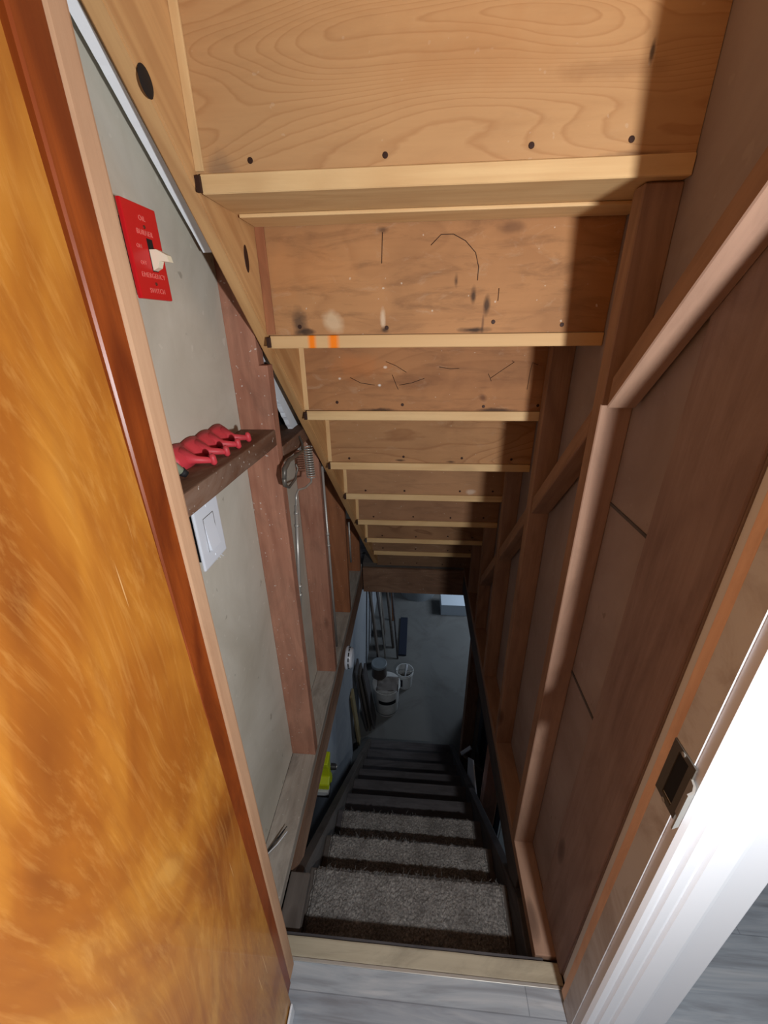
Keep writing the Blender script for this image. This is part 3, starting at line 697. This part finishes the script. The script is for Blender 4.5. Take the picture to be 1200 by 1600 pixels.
# ------------------------------------------------------------------ basement staircase
bs = thing('basement_stairs', 'steep dark wooden basement stairs with closed risers and worn carpet on the upper treads', 'staircase', (0, 1.5, -3.4))
TY = [.745, .940, 1.143, 1.343, 1.543, 1.730, 1.925, 2.12, 2.32]; TZ = [-1.715, -1.905, -2.10, -2.305, -2.50, -2.69, -2.88, -3.05, -3.215]
yb0 = .508
XS = .335
for k, (y, z) in enumerate(zip(TY, TZ)):
    ya = TY[k-1]-.02 if k else .50
    tr_ = boxb('tread', (-XS, ya, z-.028), (XS, y, z), M_old if k < 2 else M_darkwood, bs, .004, 'X', .001, 8, k)
    zup = (TZ[k-1]-.028) if k else -1.54
    boxb('riser', (-XS, ya-.001, z), (XS, ya+.014, zup), M_darkwood, bs, 0, 'X')
boxb('riser', (-XS, 2.285, -3.40), (XS, 2.30, -3.243), M_darkwood, bs)
for k in (0, 1, 2):
    y, z = TY[k], TZ[k]; ya = (TY[k-1]-.004 if k else .516); x0, x1 = (-.318+.004*k, .318-.008*k)
    bm = bmesh.new(); nx, ny = 150, 44; g = {}
    for i in range(nx+1):
        for j in range(ny+1):
            u = x0+(x1-x0)*i/nx; edge = min(i, nx-i, ny-j)/4
            fray = .006*noise.noise(Vector((u*60, k*9, 1)))+.003*noise.noise(Vector((u*200, k, 4)))
            v_ = ya+(y+.006+fray-ya)*j/ny
            h = .011+.0028*noise.noise(Vector((u*170, v_*170, k)))+.0025*noise.noise(Vector((u*60, v_*60, k)))
            if j > ny-3: h -= .006*(j-(ny-3))
            if i < 2 or i > nx-2: h -= .006
            uu = u+(.004*noise.noise(Vector((v_*50, i, k))) if i in (0, nx) else 0)
            g[(i, j)] = bm.verts.new((uu, v_, z+max(h, .001 if j <= ny-3 else -.02)))
    for i in range(nx):
        for j in range(ny): bm.faces.new([g[(i, j)], g[(i+1, j)], g[(i+1, j+1)], g[(i, j+1)]])
    # loose fibres along the front edge
    for q in range(70 if k < 2 else 30):
        u = random.uniform(x0, x1 if k == 0 else x0+.35); a = Vector((u, y+random.uniform(-.015, .004), z+.006)); d = Vector((random.uniform(-.01, .01), random.uniform(-.002, .01), random.uniform(.004, .014)))
        tube_bm(bm, [a, a+d*.6, a+d+Vector((random.uniform(-.004, .004), .002, 0))], [.0007, .0006, .0003], 4)
    cpt = mesh_from('carpet', bm, M_carpet, None, bs); cpt['label'] = 'worn grey-brown carpet piece'
# closed stringers
def sstr(x0, x1, mat):
    zs = lambda y: TZ[0]+.045-(y-TY[0])*.985
    pts = [(.51, -1.583), (.657, -1.583), (2.36, zs(2.36)), (2.36, -3.40), (2.10, -3.40), (.51, -1.84)]
    prism('stringer', pts, 'X', x0, x1, mat, bs, (0, 1, -.98), .003)
sstr(-XS-.036, -XS, M_old); sstr(XS, XS+.036-.004, M_darkwood)
# small pale top end of the left stringer
tag(boxb('stringer_block', (-.362, .509, -1.58), (-.300, .655, -1.5455), M_old, None, .004, 'Y', .002, 5, 3), 'chipped grey wood block between the left plate and the first carpeted step', 'block')

# ------------------------------------------------------------------ basement shell
ZB = -3.4
struct(boxb('floor_basement', (-.9, .2, ZB-.05), (2.6, 5.9, ZB), M_concrete))
struct(boxb('wall_basement_left', (-.62, .2, ZB), (-.50, 5.6, -1.755), M_wallpaint))
struct(boxb('wall_basement_far', (-.62, 5.6, ZB), (2.6, 5.75, -1.755), M_wallpaint))
struct(boxb('wall_basement_right', (2.45, .2, ZB), (2.6, 5.75, -1.755), M_wallpaint))
struct(boxb('wall_basement_near', (-.62, .2, ZB), (2.6, .3, -1.755), M_darkwood))
cl = bmesh.new()
bm_box(cl, (-.62, .2, -1.75), (-.455, 5.75, -1.545)); bm_box(cl, (SHR+.1, .2, -1.75), (2.6, 5.75, -1.55)); bm_box(cl, (-.455, 2.64, -1.75), (SHR+.1, 5.75, -1.55)); bm_box(cl, (-.455, .2, -1.75), (SHR+.1, .455, -1.55))
bm_box(cl, (-.455, .50, -1.75), (-.401, 2.6, -1.545)); bm_box(cl, (SHR, .50, -1.75), (SHR+.1, 2.64, -1.501)); bm_box(cl, (-.455, 2.44, -1.75), (SHR, 2.64, -1.56))
struct(mesh_from('ceiling_basement', cl, M_darkwood))

# smoke alarm on the rim board
sa = thing('smoke_alarm', 'round white smoke alarm mounted on the left rim board below the third stud', 'smoke alarm', (-.363, 1.68, -1.66))
RY = Matrix.Rotation(math.pi/2, 3, 'Y')
lathe('base', [(0, 0), (.062, 0), (.064, .006), (.060, .010), (0, .010)], (-.3625, 1.68, -1.665), M_whitepl, sa, 40, RY)
lathe('cover', [(.0, .010), (.055, .010), (.056, .026), (.050, .036), (.020, .041), (0, .041)], (-.3625, 1.68, -1.665), M_whitepl, sa, 40, RY)
for k in range(12):
    a = 2*math.pi*k/12; c = Vector((-.3625+.018, 1.68+math.sin(a)*.0555, -1.665+math.cos(a)*.0555))
    M = Matrix.Translation(c) @ Matrix.Rotation(-a, 4, 'X'); bm = bmesh.new(); bm_box(bm, (-.003, -.010, -.001), (.003, .010, .0015)); mesh_from('vent', bm, M_black, M, sa, center=False)

# lime-green tool hanging on the foundation wall
lm = thing('cordless_tool', 'bright lime-green tool with a black knob hanging left of the basement stairs', 'tool', (-.47, 1.36, -2.30))
prism('body', [(1.33, -2.06), (1.40, -2.055), (1.405, -2.08), (1.385, -2.10), (1.38, -2.19), (1.395, -2.22), (1.40, -2.27), (1.37, -2.275), (1.355, -2.235), (1.31, -2.24), (1.31, -2.20), (1.345, -2.18), (1.345, -2.11), (1.33, -2.09)], 'X', -.499, -.425, M_lime, lm, bev=.004)
lathe('knob', [(0, .03), (.012, .03), (.016, .024), (.017, 0), (0, 0)], (-.425, 1.39, -2.165), M_darkpl, lm, 20, RY)
lathe('knob_cap', [(0, .034), (.007, .033), (.008, .030)], (-.425, 1.39, -2.165), M_steel, lm, 16, RY)
boxb('battery', (-.499, 1.31, -2.31), (-.43, 1.375, -2.245), M_darkpl, lm, .006)
boxb('grey_pad', (-.499, 1.30, -2.275), (-.427, 1.345, -2.243), M_bucket, lm, .004)

# boards leaning at the left of the basement floor
def lean(name, y, x0, ztop, ytop, w, t, mat, lab, xt=-.485, g=None):
    o = board(name, (x0, y, ZB+.012), (xt, ytop, ztop), w, t, mat, None, (1, 0, 0), .002)
    return tag(o, lab, 'plank', g)
lean('leaning_plank', 2.42, -.455, -2.72, 2.36, .085, .018, M_yelwood, 'yellowish plank leaning on the basement wall beside the stair foot')
lean('leaning_plank', 2.60, -.400, -2.66, 2.60, .16, .016, M_darkwood, 'dark plank leaning behind the yellowish one, left of its stack', -.480, 'dark planks by the buckets')
lean('leaning_plank', 2.60, -.370, -2.72, 2.62, .15, .016, M_old, 'grey plank in the middle of the leaning stack near the buckets', -.455, 'dark planks by the buckets')
lean('leaning_plank', 2.62, -.335, -2.76, 2.66, .15, .016, M_darkwood, 'dark plank on the outer side of the leaning stack by the big bucket', -.425, 'dark planks by the buckets')
for i, (y, x, zt, yt, w_, mt, lb) in enumerate(((3.35, -.36, -2.45, 3.60, .10, M_old, 'grey board leaning on the wall behind the bucket with the dark can'), (3.62, -.32, -2.30, 3.95, .09, M_darkwood, 'dark board leaning farther along the basement wall'), (3.85, -.34, -2.2, 4.2, .12, M_old, 'wide grey board leaning beneath the header at the far left'))):
    lean('leaning_plank', y, x, zt, yt, w_, .02, mt, lb)
for i, (p0, p1, r, lb, mt) in enumerate((((-.22, 3.62, ZB), (-.42, 4.3, -2.1), .016, 'thick grey pole leaning at the far left of the basement', M_old), ((-.16, 3.45, ZB), (-.34, 4.3, -2.05), .010, 'thin pole leaning in front of the thick grey one', M_darkwood), ((-.30, 3.45, ZB), (-.47, 4.05, -2.0), .009, 'thin rod leaning closest to the basement wall', M_steel), ((-.25, 4.1, ZB), (-.33, 4.6, -2.2), .012, 'copper-coloured pole leaning below the header', M_stud_warm))):
    tag(tube('leaning_pole', [p0, p1], r, mt), lb, 'pole')
tag(boxb('floor_plank', (-.155, 3.50, ZB), (-.065, 4.15, ZB+.02), M_blueblk, None, .003, 'Y'), 'blue-black plank lying flat on the concrete behind the small bucket', 'plank')

# buckets
def bucket(name, lab, loc, r, h, parts=True, hh=.16):
    t = thing(name, lab, 'bucket', loc)
    lathe('pail', [(0, 0), (r*.84, 0), (r*.86, .004), (r*.98, h-.03), (r*1.05, h-.03), (r*1.05, h-.022), (r*1.0, h-.018), (r*1.03, h-.004), (r*1.06, h), (r*.98, h), (r*.82, .012), (0, .012)], loc, M_bucket, t, 40)
    return t
b1 = bucket('bucket', 'large white bucket with a black label and folded cloth by the leaning planks', (-.235, 2.80, ZB), .125, .34)
loc = Vector((-.235, 2.80, ZB))
lathe('rim_line', [(.117, .035), (.1185, .040), (.118, .043)], loc, M_label, b1, 40)
bm = bmesh.new(); seg = 14
for s, zz in ((0, .17), (1, .215)):
    for k in range(seg+1):
        a = math.radians(-125+85*k/seg); rr = .125*(.86+.12*zz/.31)+.0025; bm.verts.new((rr*math.cos(a), rr*math.sin(a), zz))
bm.verts.ensure_lookup_table()
for k in range(seg): bm.faces.new([bm.verts[k], bm.verts[k+1], bm.verts[seg+2+k], bm.verts[seg+1+k]])
bmesh.ops.solidify(bm, geom=bm.faces[:], thickness=.001)
mesh_from('label_band', bm, M_label, Matrix.Translation(loc), b1, center=False)
lathe('lid', [(.122, .335), (.125, .345), (.11, .350), (0, .347)], loc, M_bucket, b1, 40)
# cloth on the bucket
bm = bmesh.new(); n = 16; g = {}
for i in range(n+1):
    for j in range(n+1):
        u = -.10+.2*i/n; v_ = -.085+.17*j/n
        g[(i, j)] = bm.verts.new((loc.x+.015+u, loc.y-.035+v_, loc.z+.362+.012*noise.noise(Vector((u*22, v_*22, 1)))))
for i in range(n):
    for j in range(n): bm.faces.new([g[(i, j)], g[(i+1, j)], g[(i+1, j+1)], g[(i, j+1)]])
bmesh.ops.solidify(bm, geom=bm.faces[:], thickness=.004)
tag(mesh_from('folded_cloth', bm, M_cloth, None, None, True), 'crumpled grey cloth lying on the lid of the large white bucket', 'cloth')
cn = thing('jar', 'dark brown tub with a grey lid standing on the large white bucket', 'tub', (-.315, 2.87, -3.03))
lathe('body', [(0, 0), (.072, 0), (.074, .01), (.068, .06), (.066, .12), (0, .12)], (-.31, 2.87, -3.035), plain('brown_tub', (70, 62, 60), .5), cn, 32)
lathe('lid', [(.070, .118), (.074, .121), (.074, .142), (.068, .147), (.05, .143), (.03, .146), (0, .145)], (-.31, 2.87, -3.035), M_lid, cn, 32)
b2 = bucket('bucket', 'small white bucket with a brush handle standing alone on the concrete', (-.07, 3.10, ZB), .085, .20)
loc = Vector((-.07, 3.10, ZB))
hb = [(loc.x+.090*math.cos(a), loc.y, loc.z+.19+.0+.085*math.sin(a)) for a in [math.pi*k/14 for k in range(15)]]
tube('bail_handle', [(x*.0+loc.x+.09*math.cos(a), loc.y-.05*math.sin(a), loc.z+.185+.05*math.sin(a)) for (x, _, _), a in zip(hb, [math.pi*k/14 for k in range(15)])], .003, M_steel, b2, 6)
boxb('label_band', (loc.x-.06, loc.y-.0835, loc.z+.05), (loc.x-.02, loc.y-.0795, loc.z+.14), M_label, b2)
br = thing('paint_brush', 'white-handled brush resting inside the small white bucket', 'brush', (loc.x, loc.y, ZB+.02))
tube('handle', [(loc.x+.005, loc.y-.02, ZB+.10), (loc.x+.02, loc.y+.03, ZB+.24)], [.008, .010], M_whitepl, br, 10)
tube('bristles', [(loc.x, loc.y-.035, ZB+.02), (loc.x+.005, loc.y-.02, ZB+.10)], [.022, .016], M_dkmetal, br, 12)
lathe('paint_can', [(0, .09), (.028, .09), (.034, .10), (.036, .014), (0, .014)], (loc.x-.012, loc.y+.01, ZB), M_dkmetal, b2, 24)

# box, drum
tag(boxb('white_box', (.36, 4.25, ZB), (.72, 4.55, ZB+.16), M_boxw, None, .004), 'pale blue-white box on the floor at the far end below the header', 'box')
dm = thing('drum', 'round grey drum with a dark rim at the far end of the basement', 'drum', (.06, 4.75, ZB))
lathe('tank', [(0, 0), (.24, 0), (.245, .30), (.255, .31), (.255, .325), (.235, .325), (.23, .30), (0, .305)], (.06, 4.75, ZB), M_drum, dm, 48)
lathe('rim', [(.247, .318), (.262, .318), (.264, .33), (.25, .333), (.247, .318)], (.06, 4.75, ZB), M_black, dm, 48)
tube('tap', [(.04, 4.50, ZB+.24), (.04, 4.46, ZB+.24), (.04, 4.45, ZB+.22)], .010, M_black, dm, 10)

# posts right of the basement stairs
tag(boxb('support_post', (.432, 2.30, ZB), (.52, 2.39, -1.752), M_header, None, .003, 'Z'), 'brown square post right of the stair foot, with the white strip at its base', 'post')
tag(boxb('corner_board', (.522, 2.33, ZB), (.562, 2.42, -1.752), M_wallpaint, None, .003, 'Z'), 'pale grey narrow board upright on the right side of the brown post', 'board')
tag(boxb('support_post', (.44, 1.50, ZB), (.52, 1.58, -1.752), M_stud, None, .003, 'Z'), 'brown post beyond the right rim board, closer to the top of the stairs', 'post')
tag(boxb('dark_opening_panel', (.60, 1.7, ZB), (.63, 2.9, -1.80), M_blueblk, None, .002), 'dark blue panel standing in for the darkness of the opening right of the basement stairs', 'panel')  # dark sheet put in for the shade of an opening
# white offcut, stick, rod
tag(prism('white_offcut', [(1.43, -2.38), (1.60, -2.34), (1.74, -2.52), (1.70, -2.66), (1.60, -2.60)], 'X', .374, .380, M_whitepl, None), 'pointed white plastic offcut standing beside the right stair stringer', 'offcut')
tag(board('white_strip', (.415, 2.20, -3.15), (.492, 2.22, -3.09), .03, .012, M_whitepl), 'short white strip fixed at the foot of the brown post', 'strip')
tag(tube('brace_stick', [(.385, 1.93, -2.78), (.56, 1.86, -2.87)], .009, M_old), 'thin grey stick crossing from the stringer to the dark gap', 'stick')
tag(tube('hanging_rod', [(.430, 1.13, -1.96), (.425, 1.13, -2.26)], .0022, M_steel), 'thin bright wire hanging under the right rim board', 'wire')

# ------------------------------------------------------------------ lift everything to floor level z = 0
for o in list(bpy.data.objects):
    if o.parent is None and o.type in ('MESH', 'EMPTY'): o.location.z += H
